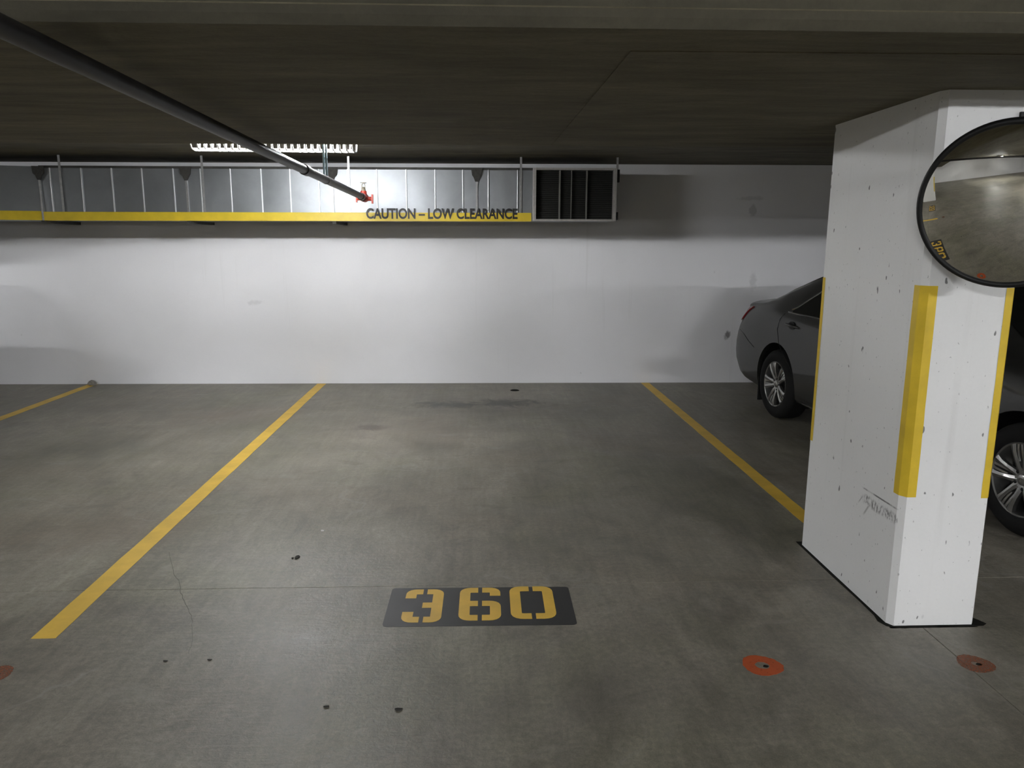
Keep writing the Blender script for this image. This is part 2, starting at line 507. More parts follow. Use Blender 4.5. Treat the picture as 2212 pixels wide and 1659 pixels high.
def lathe(bm, prof, seg, mtx=None, closed=False):
    """prof: list of (radius, axial); revolve around local X axis"""
    rings = []
    for r, a in prof:
        if r < 1e-6:
            v = Vector((a, 0, 0))
            rings.append([bm.verts.new(mtx @ v if mtx else v)])
        else:
            ring = []
            for k in range(seg):
                t = 2 * math.pi * k / seg
                v = Vector((a, r * math.cos(t), r * math.sin(t)))
                ring.append(bm.verts.new(mtx @ v if mtx else v))
            rings.append(ring)
    pairs = list(zip(rings, rings[1:]))
    if closed:
        pairs.append((rings[-1], rings[0]))
    for a, b in pairs:
        for k in range(seg):
            k2 = (k + 1) % seg
            if len(a) == 1 and len(b) == 1:
                continue
            if len(a) == 1:
                bm.faces.new((a[0], b[k], b[k2]))
            elif len(b) == 1:
                bm.faces.new((a[k], a[k2], b[0]))
            else:
                bm.faces.new((a[k], a[k2], b[k2], b[k]))

def ribbon(bm, path, w, z0, z1):
    """flat stroke of width w along a 2D path, extruded z0..z1"""
    n = len(path)
    L, Rr = [], []
    for i in range(n):
        p = Vector(path[i])
        d0 = (Vector(path[i]) - Vector(path[i - 1])).normalized() if i > 0 else None
        d1 = (Vector(path[i + 1]) - Vector(path[i])).normalized() if i < n - 1 else None
        d = ((d0 or d1) + (d1 or d0)).normalized()
        nn = Vector((-d.y, d.x))
        k = 1.0 / max(0.5, nn.dot(Vector((-(d1 or d0).y, (d1 or d0).x))))
        ww = w[i] if isinstance(w, (list, tuple)) else w
        L.append(p + nn * ww * 0.5 * k)
        Rr.append(p - nn * ww * 0.5 * k)
    for i in range(n - 1):
        q = [L[i], Rr[i], Rr[i + 1], L[i + 1]]
        a = [bm.verts.new((v.x, v.y, z0)) for v in q]
        b = [bm.verts.new((v.x, v.y, z1)) for v in q]
        bm.faces.new(b)
        for k in range(4):
            bm.faces.new((a[k], a[(k + 1) % 4], b[(k + 1) % 4], b[k]))
    bmesh.ops.remove_doubles(bm, verts=bm.verts[:], dist=1e-5)

def corner_path(pts, rad, seg=5):
    out = [Vector(pts[0])]
    for i in range(1, len(pts) - 1):
        p, a, b = Vector(pts[i]), Vector(pts[i - 1]), Vector(pts[i + 1])
        da, db = (a - p), (b - p)
        r = min(rad, da.length * 0.49, db.length * 0.49)
        s, e = p + da.normalized() * r, p + db.normalized() * r
        for k in range(seg + 1):
            t = k / seg
            out.append(s * (1 - t) ** 2 + p * 2 * t * (1 - t) + e * t * t)
    out.append(Vector(pts[-1]))
    return out

# ================================================================== SETTING
X0, X1, YB = -13.0, 13.0, -19.0
# ---- floor: a dark bed with cast slabs on it, sawn joints open between them
bm = B()
box(bm, X0, X1, YB, WALL_Y + 0.2, -0.20, -0.022)
floor = struct(link('floor', bm, M_DARK))
JY, JX = 3.478, 1.945
def edge_pts(x0, x1, y, amp, step=0.12):
    n = max(2, int(abs(x1 - x0) / step))
    return [(x0 + (x1 - x0) * i / n, y + (random.uniform(-amp, amp) if 0 < i < n else 0)) for i in range(n + 1)]
top_edge = edge_pts(X0, X1, JY, 0.0022)
def slab(pts):
    bm = B()
    prism(bm, pts, -0.0225, 0.0)
    bmesh.ops.triangulate(bm, faces=[f for f in bm.faces if len(f.verts) > 4])
    return link('floor_slab', bm, M_FLOOR, floor)
slab([(x, y + 0.003) for x, y in top_edge] + [(X1, WALL_Y - 0.016), (X0, WALL_Y - 0.016)])
side = [(JX + random.uniform(-.002, .002), YB + (2.99 - YB) * i / 60) for i in range(61)]
left_top = [p for p in top_edge if p[0] < 1.80]
right_top = [p for p in top_edge if p[0] > 2.19]
slab([(X0, YB)] + [(x - 0.0022, y) for x, y in side] + [(1.80, 2.99), (1.80, JY - 0.002)] + [(x, y - 0.002) for x, y in reversed(left_top)])
slab([(x + 0.0022, y) for x, y in reversed(side)] + [(X1, YB)] + [(x, y - 0.002) for x, y in reversed(right_top)] + [(2.19, JY - 0.002), (2.19, 2.99)])
# patch of slab hidden under the column foot
bm = B()
prism(bm, [(1.80, 2.99), (2.19, 2.99), (2.19, JY - .002), (1.80, JY - .002)], -0.0225, -0.004)
link('floor_slab', bm, M_FLOOR, floor)
# hairline crack wandering over the joint
bm = B()
pa = [(-1.66, 3.93), (-1.60, 3.80), (-1.53, 3.66), (-1.46, 3.55), (-1.415, 3.44), (-1.35, 3.33), (-1.28, 3.21), (-1.235, 3.10), (-1.19, 2.97), (-1.17, 2.86)]
pp = []
for a, b in zip(pa, pa[1:]):
    for k in range(4):
        t = k / 4
        pp.append((a[0] + (b[0] - a[0]) * t + random.uniform(-.003, .003), a[1] + (b[1] - a[1]) * t + random.uniform(-.003, .003)))
ribbon(bm, pp, [0.0030 * (1 - abs(i / len(pp) - .45)) for i in range(len(pp))], 0.0, 0.0007)
link('hairline_crack', bm, simple('crack_dirt', (0.12, 0.11, 0.09), 0.9), floor)

# ---- walls
bm = B(); box(bm, X0, X1, WALL_Y, WALL_Y + 0.25, -0.02, 3.05)
struct(link('wall_back', bm, M_WALL))
bm = B(); box(bm, X0, X1, YB - 0.25, YB, -0.02, 3.05)
struct(link('wall_front', bm, M_WALL))
bm = B(); box(bm, X0 - 0.25, X0, YB, WALL_Y, -0.02, 3.05)
struct(link('wall_left', bm, M_WALL))
bm = B(); box(bm, X1, X1 + 0.25, YB, WALL_Y, -0.02, 3.05)
struct(link('wall_right', bm, M_WALL))

# ---- ceiling slab and the dropped band over the columns
bm = B()
box(bm, X0 - .2, X1 + .2, 4.70, WALL_Y + .2, 0.0, 0.6, zf=slab_z)
ceiling = struct(link('ceiling', bm, M_SLAB))
bm = B()
box(bm, X0 - .2, X1 + .2, YB - .2, 2.4, AISLE_Z, AISLE_Z + .25)
struct(link('ceiling', bm, M_SLAB))
YN, YF = 2.215, 4.86
bm = B()
prof = [(YN, 0.80), (YN, 0.052), (YN + 0.004, 0.049), (YN + 0.004, 0.026), (YN + 0.016, 0.0), (YF - 0.02, 0.0), (YF, 0.02), (YF, 0.80)]
xs = [X0, -9, -6, -3, 0, 3, 6, 9, X1]
rings = [[bm.verts.new((x, y, band_z(x) + z)) for y, z in prof] for x in xs]
for a, b in zip(rings, rings[1:]):
    for k in range(len(prof)):
        bm.faces.new((a[k], a[(k + 1) % len(prof)], b[(k + 1) % len(prof)], b[k]))
bm.faces.new(rings[0]); bm.faces.new(list(reversed(rings[-1])))
band = struct(link('ceiling_drop_band', bm, M_BAND))
band.data.materials.append(make_ceiling_mat('shaded_beam_face', (0.055, 0.050, 0.035), 9.0))  # same concrete made darker; the near face's shade is put into its colour
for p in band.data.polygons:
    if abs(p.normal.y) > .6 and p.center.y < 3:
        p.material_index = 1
# formwork sheet that left the soffit a little proud
bm = B()
pts = [(0.475, 2.475), (9.0, 2.40), (9.0, YF - .03), (0.455, YF - .03)]
a = [bm.verts.new((x, y, band_z(x) - 0.003)) for x, y in pts]
c = [bm.verts.new((x, y, band_z(x) + 0.02)) for x, y in pts]
bm.faces.new(a); bm.faces.new(c)
for k in range(4):
    bm.faces.new((a[k], a[(k + 1) % 4], c[(k + 1) % 4], c[k]))
link('formwork_sheet', bm, M_BAND, band)

# ================================================================== COLUMN
CW, CD = 0.385, 0.927
def col_outline(off=0.0):
    """plan outline from the back left corner, counter-clockwise; chamfered arrises"""
    return [(0 - off, CD - 0.016), (0 - off, 0.030), (0.020 - off * .4, 0 - off), (CW - 0.012 + off * .4, 0 - off), (CW + off, 0.014),
            (CW + off, CD - 0.016), (CW - 0.014, CD + off), (0.014, CD + off)]
def make_column(loc, label, ztop):
    c = empty('concrete_column', loc)
    tag(c, label, 'column', 'white columns with yellow corners')
    bm = B()
    ol = col_outline()
    n = len(ol)
    levels = [0.0, 0.02, 0.6, 1.2, 1.8, ztop]
    rings = []
    for z in levels:
        rings.append([bm.verts.new((x, y, z)) for x, y in ol])
    for a, b in zip(rings, rings[1:]):
        for k in range(n):
            bm.faces.new((a[k], a[(k + 1) % n], b[(k + 1) % n], b[k]))
    bm.faces.new(rings[-1]); bm.faces.new(list(reversed(rings[0])))
    link('shaft', bm, M_COL, c)
    def stripe(path, z0, z1, jag=0.0):
        bm = B()
        e = 0.0016
        N = 14
        rows = []
        for i in range(N + 1):
            z = z0 + (z1 - z0) * i / N
            rows.append([(bm.verts.new((p[0] + (random.uniform(-jag, jag) if j in (0, len(path) - 1) and p[2] == 'x' else 0),
                                        p[1] + (random.uniform(-jag, jag) if j in (0, len(path) - 1) and p[2] == 'y' else 0), z)))
                         for j, p in enumerate(path)])
        for a, b in zip(rows, rows[1:]):
            for k in range(len(path) - 1):
                bm.faces.new((a[k], a[k + 1], b[k + 1], b[k]))
        link('corner_stripe', bm, M_STRIPE, c)
    e = 0.0016
    stripe([(-e, 0.069, 'y'), (-e, 0.029, '-'), (0.0195, -e, '-'), (0.057, -e, 'x')], 0.592, 1.485, 0.001)
    stripe([(0.343, -e, 'x'), (CW - 0.012, -e, '-'), (CW + e, 0.0135, '-'), (CW + e, 0.06, 'y')], 0.585, 1.478, 0.001)
    stripe([(-e, CD - 0.045, 'y'), (-e, CD - 0.0155, '-'), (0.0135, CD + e, '-'), (0.06, CD + e, 'x')], 0.605, 1.478, 0.001)
    # dark open joint round the foot
    bm = B()
    outer = [(-0.016, CD + .03), (-0.018, 0.5), (-0.014, 0.25), (-0.016, 0.10), (-0.028, 0.045), (-0.012, 0.0), (0.02, -0.014), (0.06, -0.022), (0.10, -0.014),
             (0.17, -0.018), (0.24, -0.010), (0.32, -0.016), (0.375, -0.014), (0.42, -0.012), (0.445, 0.006), (0.43, 0.04), (0.40, 0.09), (CW + .006, CD + .02)]
    prism(bm, outer, 0.0, 0.0012)
    link('foot_joint', bm, M_DARK, c)
    return c
column = make_column((1.803, 3.0107, 0), 'white concrete column with yellow corners under the round mirror', band_z(1.9) + .01)
if True:
    dup(column, (-4.83, 3.0107, 0), 0, 'white concrete column with yellow corners seen at the left edge of the mirror')
    dup(column, (1.803, -7.6, 0), 0, 'white concrete column across the aisle seen small in the mirror')
    dup(column, (-4.83, -7.6, 0), 0, 'white concrete column far across the aisle at the left of the mirror')

# ================================================================== FLOOR MARKINGS
def floor_line(name, x, y0, y1, w, label, jag=0.002, x_far=None):
    bm = B()
    n = 36
    xf = x if x_far is None else x_far
    le, re = [], []
    for i in range(n + 1):
        t = i / n
        yy = y0 + (y1 - y0) * t
        xx = x + (xf - x) * t
        le.append((xx - w / 2 + random.uniform(-jag, jag), yy))
        re.append((xx + w / 2 + random.uniform(-jag, jag), yy))
    a = [bm.verts.new((p[0], p[1], 0.0013)) for p in le]
    b = [bm.verts.new((p[0], p[1], 0.0013)) for p in re]
    a0 = [bm.verts.new((p[0], p[1], 0.0)) for p in le]
    b0 = [bm.verts.new((p[0], p[1], 0.0)) for p in re]
    for i in range(n):
        bm.faces.new((a[i], b[i], b[i + 1], a[i + 1]))
        bm.faces.new((a0[i], a[i], a[i + 1], a0[i + 1]))
        bm.faces.new((b[i], b0[i], b0[i + 1], b[i + 1]))
    bm.faces.new((a0[0], b0[0], b[0], a[0])); bm.faces.new((a0[-1], a[-1], b[-1], b0[-1]))
    o = link(name, bm, M_LINE)
    tag(o, label, 'parking line', 'yellow stall lines')
    return o
floor_line('parking_line', -1.828, 3.03, WALL_Y - .03, 0.102, 'long yellow stall line on the left of the black number panel')
floor_line('parking_line', 2.001, 3.98, WALL_Y - .03, 0.100, 'yellow stall line running behind the white column')
floor_line('parking_line', -4.455, 3.98, WALL_Y - .03, 0.100, 'yellow stall line cut off by the left edge of the photo')
floor_line('parking_line', 5.83, 3.05, WALL_Y - .03, 0.100, 'yellow stall line on the far side of the dark car')

def glyph(ch, w, h, s):
    gp = 0.0095
    i = s / 2
    l, r_, b, t, m = i, w - i, i, h - i, h * 0.5
    cx = w / 2
    rad = 0.062
    if ch == '0':
        return [corner_path([(cx - gp, t), (l, t), (l, b), (cx - gp, b)], rad), corner_path([(cx + gp, t), (r_, t), (r_, b), (cx + gp, b)], rad)]
    if ch == '6':
        return [corner_path([(cx - gp, t), (l, t), (l, b), (cx - gp, b)], rad), [Vector((l + i, m)), Vector((cx - gp, m))],
                corner_path([(cx + gp, t), (r_, t), (r_, h * .74)], rad), corner_path([(cx + gp, m), (r_, m), (r_, b), (cx + gp, b)], rad)]
    if ch == '3':
        return [corner_path([(l, h * .72), (l, t), (cx - gp, t)], rad), corner_path([(cx + gp, t), (r_, t), (r_, b), (cx + gp, b)], rad, 5),
                [Vector((cx - .004, m)), Vector((r_ - i * .98, m))], corner_path([(l, h * .30), (l, b), (cx - gp, b)], rad)]
    if ch == '5':
        return [corner_path([(cx - gp, t), (l, t), (l, m), (cx - gp, m)], 0.02), [Vector((cx + gp, t)), Vector((w, t))],
                corner_path([(cx + gp, m), (r_, m), (r_, b), (cx + gp, b)], rad), corner_path([(l, h * .28), (l, b), (cx - gp, b)], rad)]
    if ch == '9':
        return [[(Vector((w, h)) - p) for p in q] for q in glyph('6', w, h, s)]
def number_panel(loc, rz, digits, label):
    e = empty('number_panel', loc, rz)
    tag(e, label, 'number panel', 'black number panels')
    bm = B()
    hw, hh, r0 = 0.426, 0.187, 0.02
    pts = []
    for sx, sy, a0 in ((1, -1, -90), (1, 1, 0), (-1, 1, 90), (-1, -1, 180)):
        for k in range(5):
            a = math.radians(a0 + 90 * k / 4)
            pts.append((sx * (hw - r0) + r0 * math.cos(a) + random.uniform(-.001, .001), sy * (hh - r0) + r0 * math.sin(a)))
    prism(bm, pts, 0.0, 0.0012)
    link('panel', bm, M_PAD, e)
    for ch, x, w, yb, h in digits:
        bm = B()
        for path in glyph(ch, w, h, 0.050):
            t = B()
            ribbon(t, [(x + p.x, yb + p.y) for p in path], 0.050, 0.0, 0.0022)
            tm = bpy.data.meshes.new('t'); t.to_mesh(tm); t.free(); bm.from_mesh(tm); bpy.data.meshes.remove(tm)
        link('digit', bm, M_DIGIT, e)
    return e
number_panel((0.010, 3.260, 0), -0.012, (('3', -0.352, 0.178, -0.152, 0.322), ('6', -0.098, 0.192, -0.140, 0.322), ('0', 0.138, 0.206, -0.130, 0.322)),
             'black floor panel with yellow stencilled 360 in the empty stall')
number_panel((-3.14, 3.260, 0), 0.0, (('3', -0.352, 0.18, -0.15, 0.322), ('5', -0.10, 0.19, -0.15, 0.322), ('9', 0.135, 0.20, -0.15, 0.322)),
             'small black number panel seen only at the left rim of the mirror')

def ring_mark(loc, rx, ry, hole, m, label, rz=0.0):
    bm = B()
    N = 40
    ro, ri = [], []
    for k in range(N):
        a = 2 * math.pi * k / N
        jo = 1 + random.uniform(-.035, .035) + .04 * math.sin(3 * a + loc[0])
        ro.append((rx * jo * math.cos(a), ry * jo * math.sin(a)))
        ji = 1 + random.uniform(-.06, .06)
        ri.append((rx * hole * ji * math.cos(a), ry * hole * ji * math.sin(a)))
    a1 = [bm.verts.new((x, y, 0.0011)) for x, y in ro]
    b1 = [bm.verts.new((x, y, 0.0011)) for x, y in ri]
    a0 = [bm.verts.new((x, y, 0)) for x, y in ro]
    b0 = [bm.verts.new((x, y, 0)) for x, y in ri]
    for k in range(N):
        j = (k + 1) % N
        bm.faces.new((a1[k], a1[j], b1[j], b1[k]))
        bm.faces.new((a0[k], a0[j], a1[j], a1[k]))
        bm.faces.new((b1[k], b1[j], b0[j], b0[k]))
    e = empty('spray_paint_mark', loc, rz)
    tag(e, label, 'paint mark', 'orange spray marks on the floor')
    link('paint_ring', bm, m, e)
    bm = B()
    prism(bm, [(0.012 + 0.011 * math.cos(2 * math.pi * k / 10) * random.uniform(.8, 1.2), -0.004 + 0.009 * math.sin(2 * math.pi * k / 10)) for k in range(10)], 0.0, 0.0011)
    link('drill_hole', bm, M_DARK, e)
    return e
ring_mark((1.128, 2.718, 0), 0.079, 0.072, 0.36, M_ORANGE, 'bright orange sprayed ring in front of the white column', -.2)
ring_mark((1.988, 2.700, 0), 0.068, 0.066, 0.22, M_ORANGE2, 'faded orange sprayed spot on the joint right of the column foot', -.1)
ring_mark((-1.862, 2.762, 0), 0.060, 0.06, 0.22, M_ORANGE2, 'faded orange sprayed spot at the left edge of the photo')

# small floor drain and litter
bm = B()
mt = Matrix.Rotation(math.radians(90), 4, 'Y')
lathe(bm, [(0.0, -0.003), (0.035, -0.003), (0.044, -0.004), (0.052, 0.0)], 24, mt)
o = link('floor_drain', bm, M_DARK, loc=(0.42, 8.43, 0.0))
tag(o, 'small dark round drain in the floor near the white wall', 'drain')
def pebble(name, loc, sc_, m, label, cat, grp=None):
    bm = B()
    bmesh.ops.create_icosphere(bm, subdivisions=2, radius=1.0)
    ph = random.uniform(0, 6)
    for v in bm.verts:
        k = 1 + .22 * math.sin(3.1 * v.co.x + ph) * math.cos(2.7 * v.co.y + ph) + random.uniform(-.06, .06)
        v.co = Vector((v.co.x * sc_[0] * k, v.co.y * sc_[1] * k, max(-.75, v.co.z) * sc_[2] * k + sc_[2] * .72))
    o = link(name, bm, m, loc=loc)
    tag(o, label, cat, grp)
    return o
M_LEAF = simple('dark_litter', (0.03, 0.028, 0.024), 0.9, grain=0.3)
M_PAPER = simple('pale_litter', (0.55, 0.54, 0.52), 0.8)
pebble('rubble', (-4.43, 8.80, 0), (0.055, 0.035, 0.035), M_GREY, 'grey lump of rubble against the wall by the far left line', 'rubble')
pebble('litter', (-0.956, 3.833, 0), (0.012, 0.022, 0.006), M_LEAF, 'dark scrap of litter between the left line and the number panel', 'litter')
pebble('litter', (-0.978, 3.821, 0), (0.006, 0.008, 0.005), M_LEAF, 'tiny dark crumb right beside the larger dark scrap', 'litter')
pebble('litter', (-0.286, 2.476, 0), (0.015, 0.010, 0.004), M_LEAF, 'dark scrap of litter in front of the number panel', 'litter')
pebble('litter', (-0.547, 2.502, 0), (0.010, 0.006, 0.004), M_LEAF, 'small dark chip to the left of the scrap before the number panel', 'litter')
pebble('litter', (-0.898, 4.211, 0), (0.011, 0.010, 0.004), M_PAPER, 'tiny white paper scrap on the empty stall floor', 'litter')
pebble('litter', (-1.245, 2.831, 0), (0.010, 0.006, 0.003), M_LEAF, 'small dark chip below the hairline crack, nearest the left line', 'litter')
pebble('litter', (-1.073, 2.835, 0), (0.010, 0.005, 0.003), M_LEAF, 'small dark chip below the hairline crack, right of its twin', 'litter')

# ================================================================== DUCT
DY = 8.20
def dz(x): return 0.005 * (x + 1.9)
D0, D1 = 1.855, 2.380
duct = empty('ventilation_duct', (0, DY, 0))
tag(duct, 'long galvanised ventilation duct with yellow low clearance stripe along the wall', 'duct')
def part(name, bm, m, par=duct, **kw):
    o = link(name, bm, m, par, **kw)
    o.location = (0, -DY, 0) if par is duct else (0, 0, 0)
    return o
seams = [-4.336, -4.027, -3.725, -3.423, -3.11, -2.834, -2.533, -2.222, -1.928, -1.634, -1.339, -1.038, -0.736, -0.437, -0.148, 0.118, 0.424]
joints = [-4.447, -2.979, -1.496, -0.003]
# body core behind the sheets
bm = B()
box(bm, -4.447, 1.455, DY + 0.012, WALL_Y - 0.004, D0 + 0.004, D1 - .004, zf=dz)
part('duct_body', bm, M_DUCT)
tilt = {9: 0.004, 10: 0.003, 0: 0.012}
edges = [-4.447] + seams + [0.585]
for i, (a, b) in enumerate(zip(edges, edges[1:])):
    bm = B()
    e = 0.003
    ti = random.uniform(-.004, .004)
    up = random.uniform(-.003, .003)
    z0, z1 = D0, D1
    mx, mz = (a + b) / 2, (z0 + z1) / 2
    y = DY
    fr = [bm.verts.new(p) for p in ((a + e, y + ti + up, z0 + dz(a)), (b - e, y - ti + up, z0 + dz(b)), (b - e, y - ti - up, z1 + dz(b)), (a + e, y + ti - up, z1 + dz(a)))]
    ce = bm.verts.new((mx, y - 0.0015, mz + dz(mx)))
    bk = [bm.verts.new((v.co.x, DY + 0.02, v.co.z)) for v in fr]
    for k in range(4):
        bm.faces.new((fr[k], fr[(k + 1) % 4], ce))
        bm.faces.new((fr[k], bk[k], bk[(k + 1) % 4], fr[(k + 1) % 4]))
    part('duct_panel', bm, M_DUCT)
for x in seams:
    bm = B()
    box(bm, x - 0.0055, x + 0.0055, DY - 0.013, DY + 0.01, D0 + 0.002, D1 - 0.004, zf=dz)
    part('standing_seam', bm, M_SEAM, bevel=0.0025)
bm = B()
box(bm, -4.447, 0.585, DY - 0.0070, DY + .03, D1 - 0.006, D1 + 0.018, zf=dz)
part('top_flange', bm, M_FLANGE)
for x in joints:
    bm = B()
    box(bm, x - 0.010, x + 0.010, DY - 0.0138, DY + 0.01, D0 - 0.001, D1 + 0.004, zf=dz)
    part('joint_flange', bm, M_STRAP)
    bm = B()
    zt = D1 + dz(x)
    pts = [(-0.062, 0.012), (0.060, 0.010), (0.050, -0.06), (0.030, -0.085), (0.012, -0.125), (-0.012, -0.125), (-0.030, -0.08), (-0.052, -0.06)]
    a = [bm.verts.new((x + p[0] + random.uniform(-.004, .004), DY - 0.024, zt + p[1])) for p in pts]
    c = [bm.verts.new((v.co.x, DY - 0.005, v.co.z)) for v in a]
    bm.faces.new(a); bm.faces.new(c)
    for k in range(len(pts)):
        bm.faces.new((a[k], a[(k + 1) % len(pts)], c[(k + 1) % len(pts)], c[k]))
    part('sealant_patch', bm, M_MASTIC)
    if x < -1:
        bm = B()
        box(bm, x - 0.012, x + 0.028, DY - 0.03, WALL_Y - .02, D0 - 0.034, D0 - 0.004, zf=dz)
        part('support_angle', bm, M_MASTIC)
for x in (-4.235, -2.812, -1.325, 0.458, 1.470):
    bm = B()
    box(bm, x - 0.011, x + 0.011, DY - 0.0139, DY - 0.0085, D0 - 0.001, slab_z(x) - dz(x) - 0.0, zf=dz)
    part('hanger_strap', bm, M_STRAP)
# yellow warning tape with its lettering
bm = B()
box(bm, -4.436, 0.570, DY - 0.0158, DY - 0.0140, D0 - 0.002, D0 + 0.084, zf=dz)
box(bm, -4.436, 0.570, DY - 0.0158, DY + 0.10, D0 - 0.0035, D0 - 0.002, zf=dz)
tape = part('warning_tape', bm, M_TAPE)
cu = bpy.data.curves.new('lettering_curve', 'FONT')
cu.body = 'CAUTION \u2013 LOW CLEARANCE'
cu.size = 0.15
cu.extrude = 0.0005
cu.offset = 0.0042
cu.space_character = 1.0
to = bpy.data.objects.new('tmp_text', cu)
COL.objects.link(to)
dg = bpy.context.evaluated_depsgraph_get()
me = bpy.data.meshes.new_from_object(to.evaluated_get(dg))
bpy.data.objects.remove(to, do_unlink=True)
xsv = [v.co.x for v in me.vertices]; ysv = [v.co.y for v in me.vertices]
ux0, ux1, uy0, uy1 = min(xsv), max(xsv), min(ysv), max(ysv)
for v in me.vertices:
    x = -1.156 + (v.co.x - ux0) / (ux1 - ux0) * 1.581
    z = 1.874 + (v.co.y - uy0) / (uy1 - uy0) * 0.110
    v.co = Vector((x, DY - 0.0168 - v.co.z, z + dz(x)))
me.materials.clear(); me.materials.append(M_PRINT)
lo = bpy.data.objects.new('lettering', me)
COL.objects.link(lo); lo.parent = duct; lo.location = (0, -DY, 0)
# bent left run of the duct, swinging away from the wall
bm = B()
pl = [(-4.452, DY), (-5.05, DY - .14), (-5.75, DY - .38), (-6.4, DY - .62), (-12.5, DY - .62), (-12.5, WALL_Y - .01), (-4.452, WALL_Y - .01)]
a = [bm.verts.new((x, y, D0 + dz(x) * .3 - .008)) for x, y in pl]
c = [bm.verts.new((x, y, D1 + dz(x) * .3)) for x, y in pl]
bm.faces.new(a); bm.faces.new(c)
for k in range(len(pl)):
    bm.faces.new((a[k], a[(k + 1) % len(pl)], c[(k + 1) % len(pl)], c[k]))
part('bent_duct_run', bm, M_DUCT)
bm = B()
a, c = [], []
for x, y in pl[:5]:
    a.append(bm.verts.new((x, y - .003, D0 + dz(x) * .3 - .010)))
    c.append(bm.verts.new((x, y - .003, D0 + dz(x) * .3 + .082)))
for k in range(4):
    bm.faces.new((a[k], a[k + 1], c[k + 1], c[k]))
part('warning_tape', bm, M_TAPE)
bm = B()
box(bm, -4.632, -4.621, DY + .03, DY + .06, D0 + .08, D1 - .01, zf=lambda x: dz(x) * .3)
sm = part('standing_seam', bm, M_DUCT)
# intake grille on the right end
gr_bm = B()
GX0, GX1, GZ0, GZ1, GY = 0.582, 1.458, 1.868, 2.408, 8.115
box(gr_bm, GX0, GX0 + 0.032, GY, DY + .02, GZ0, GZ1, zf=lambda x: 0.004 * (x - 1))
gf = part('grille_frame', gr_bm, M_FRAME, bevel=0.003)
for nm, x0, x1, z0, z1 in (('grille_frame', GX1 - 0.034, GX1, GZ0, GZ1), ('grille_frame', GX0 + .033, GX1 - .035, GZ1 - .022, GZ1), ('grille_frame', GX0 + .033, GX1 - .035, GZ0, GZ0 + .02)):
    bm = B()
    box(bm, x0, x1, GY + 0.004, DY + .02, z0, z1, zf=lambda x: 0.004 * (x - 1))
    part(nm, bm, M_FRAME, bevel=0.003)
for x, w in ((0.862, 0.016), (0.985, 0.007), (1.145, 0.014)):
    bm = B()
    box(bm, x - w / 2, x + w / 2, GY + 0.03, GY + 0.05, GZ0 + .02, GZ1 - .02, zf=lambda x: 0.004 * (x - 1))
    part('grille_bar', bm, simple('grille_bar_paint', (0.20, 0.195, 0.18), 0.5))
bm = B()
nb = 26
for k in range(nb):
    z = GZ0 + .028 + (GZ1 - GZ0 - .056) * k / (nb - 1)
    vs = [bm.verts.new(p) for p in ((GX0 + .034, GY + .055, z - .006), (GX1 - .036, GY + .055, z - .006), (GX1 - .036, GY + .078, z + .010), (GX0 + .034, GY + .078, z + .010))]
    bm.faces.new(vs)
lv = part('louvre_blades', bm, M_LOUVRE)
lv['kind'] = 'stuff'
bm = B()
box(bm, GX0 + .01, GX1 - .01, GY + .083, DY + .015, GZ0 + .005, GZ1 - .005)
part('grille_backing', bm, M_DARK)
for z0, z1, x1 in ((2.27, 2.40, 1.492), (1.885, 1.965, 1.486)):
    bm = B()
    box(bm, 1.45, x1, 8.16, 8.26, z0, z1)
    part('end_bracket', bm, M_BLACK, bevel=0.003)

# ================================================================== LIGHT FIXTURES
def make_fixture(loc, label, tube_mat, zc):
    L = 1.155
    f = empty('fluorescent_light', loc)
    tag(f, label, 'light', 'fluorescent lights under the slab')
    # origin at the centre of the guard's underside
    bm = B()
    top = zc - loc[2]
    prof = [(-0.098, 0.094), (-0.088, 0.112), (-0.050, 0.135), (0.050, 0.135), (0.088, 0.112), (0.098, 0.094)]
    ra = [[bm.verts.new((x, y, z)) for y, z in prof] for x in (-L / 2, L / 2)]
    for k in range(len(prof) - 1):
        bm.faces.new((ra[0][k], ra[0][k + 1], ra[1][k + 1], ra[1][k]))
    for r in ra:
        bm.faces.new(r)
    link('reflector', bm, M_WHITE, f)
    bm = B()
    box(bm, -L / 2, L / 2, -0.045, 0.045, 0.137, top + .005)
    link('housing', bm, M_WHITE, f, bevel=0.004)
    for y in (-0.045, 0.045):
        bm = B()
        tube(bm, [(-L / 2 + .02, y, 0.070), (L / 2 - .02, y, 0.070)], 0.0155, 12)
        link('tube', bm, tube_mat, f, smooth='auto')
    # white wire guard
    bm = B()
    for y, z in ((-0.075, 0.0), (-0.055, -0.004), (0.0, -0.008), (0.055, -0.004), (0.075, 0.0)):
        tube(bm, [(-L / 2 - .02, y, z), (L / 2 + .02, y, z)], 0.0042, 6)
    link('guard_rail', bm, M_WHITE, f)
    nr = 25
    rib = None
    for k in range(nr):
        x = -L / 2 - .015 + (L + .03) * k / (nr - 1)
        if rib is None:
            bm = B()
            tube(bm, [(0, -0.112, 0.085), (0, -0.098, 0.030), (0, -0.075, 0.0), (0, 0, -0.008), (0, 0.075, 0.0), (0, 0.098, 0.030), (0, 0.112, 0.085)], 0.0065, 6)
            rib = link('guard_rib', bm, M_WHITE, f, smooth=True)
            rib.location = (x, 0, 0)
        else:
            o = rib.copy(); COL.objects.link(o); o.parent = f; o.location = (x, 0, 0)
    return f
def fx(x, y, z, label, m):
    return make_fixture((x, y, z), label, m, slab_z(x))
fx(-1.515, 6.02, 2.318, 'lit fluorescent strip light with wire guard hanging behind the dark pipe', M_TUBE_S)
fx(-8.0, 6.02, 2.318, 'lit fluorescent strip light over the stall beyond the left edge', M_TUBE_S)
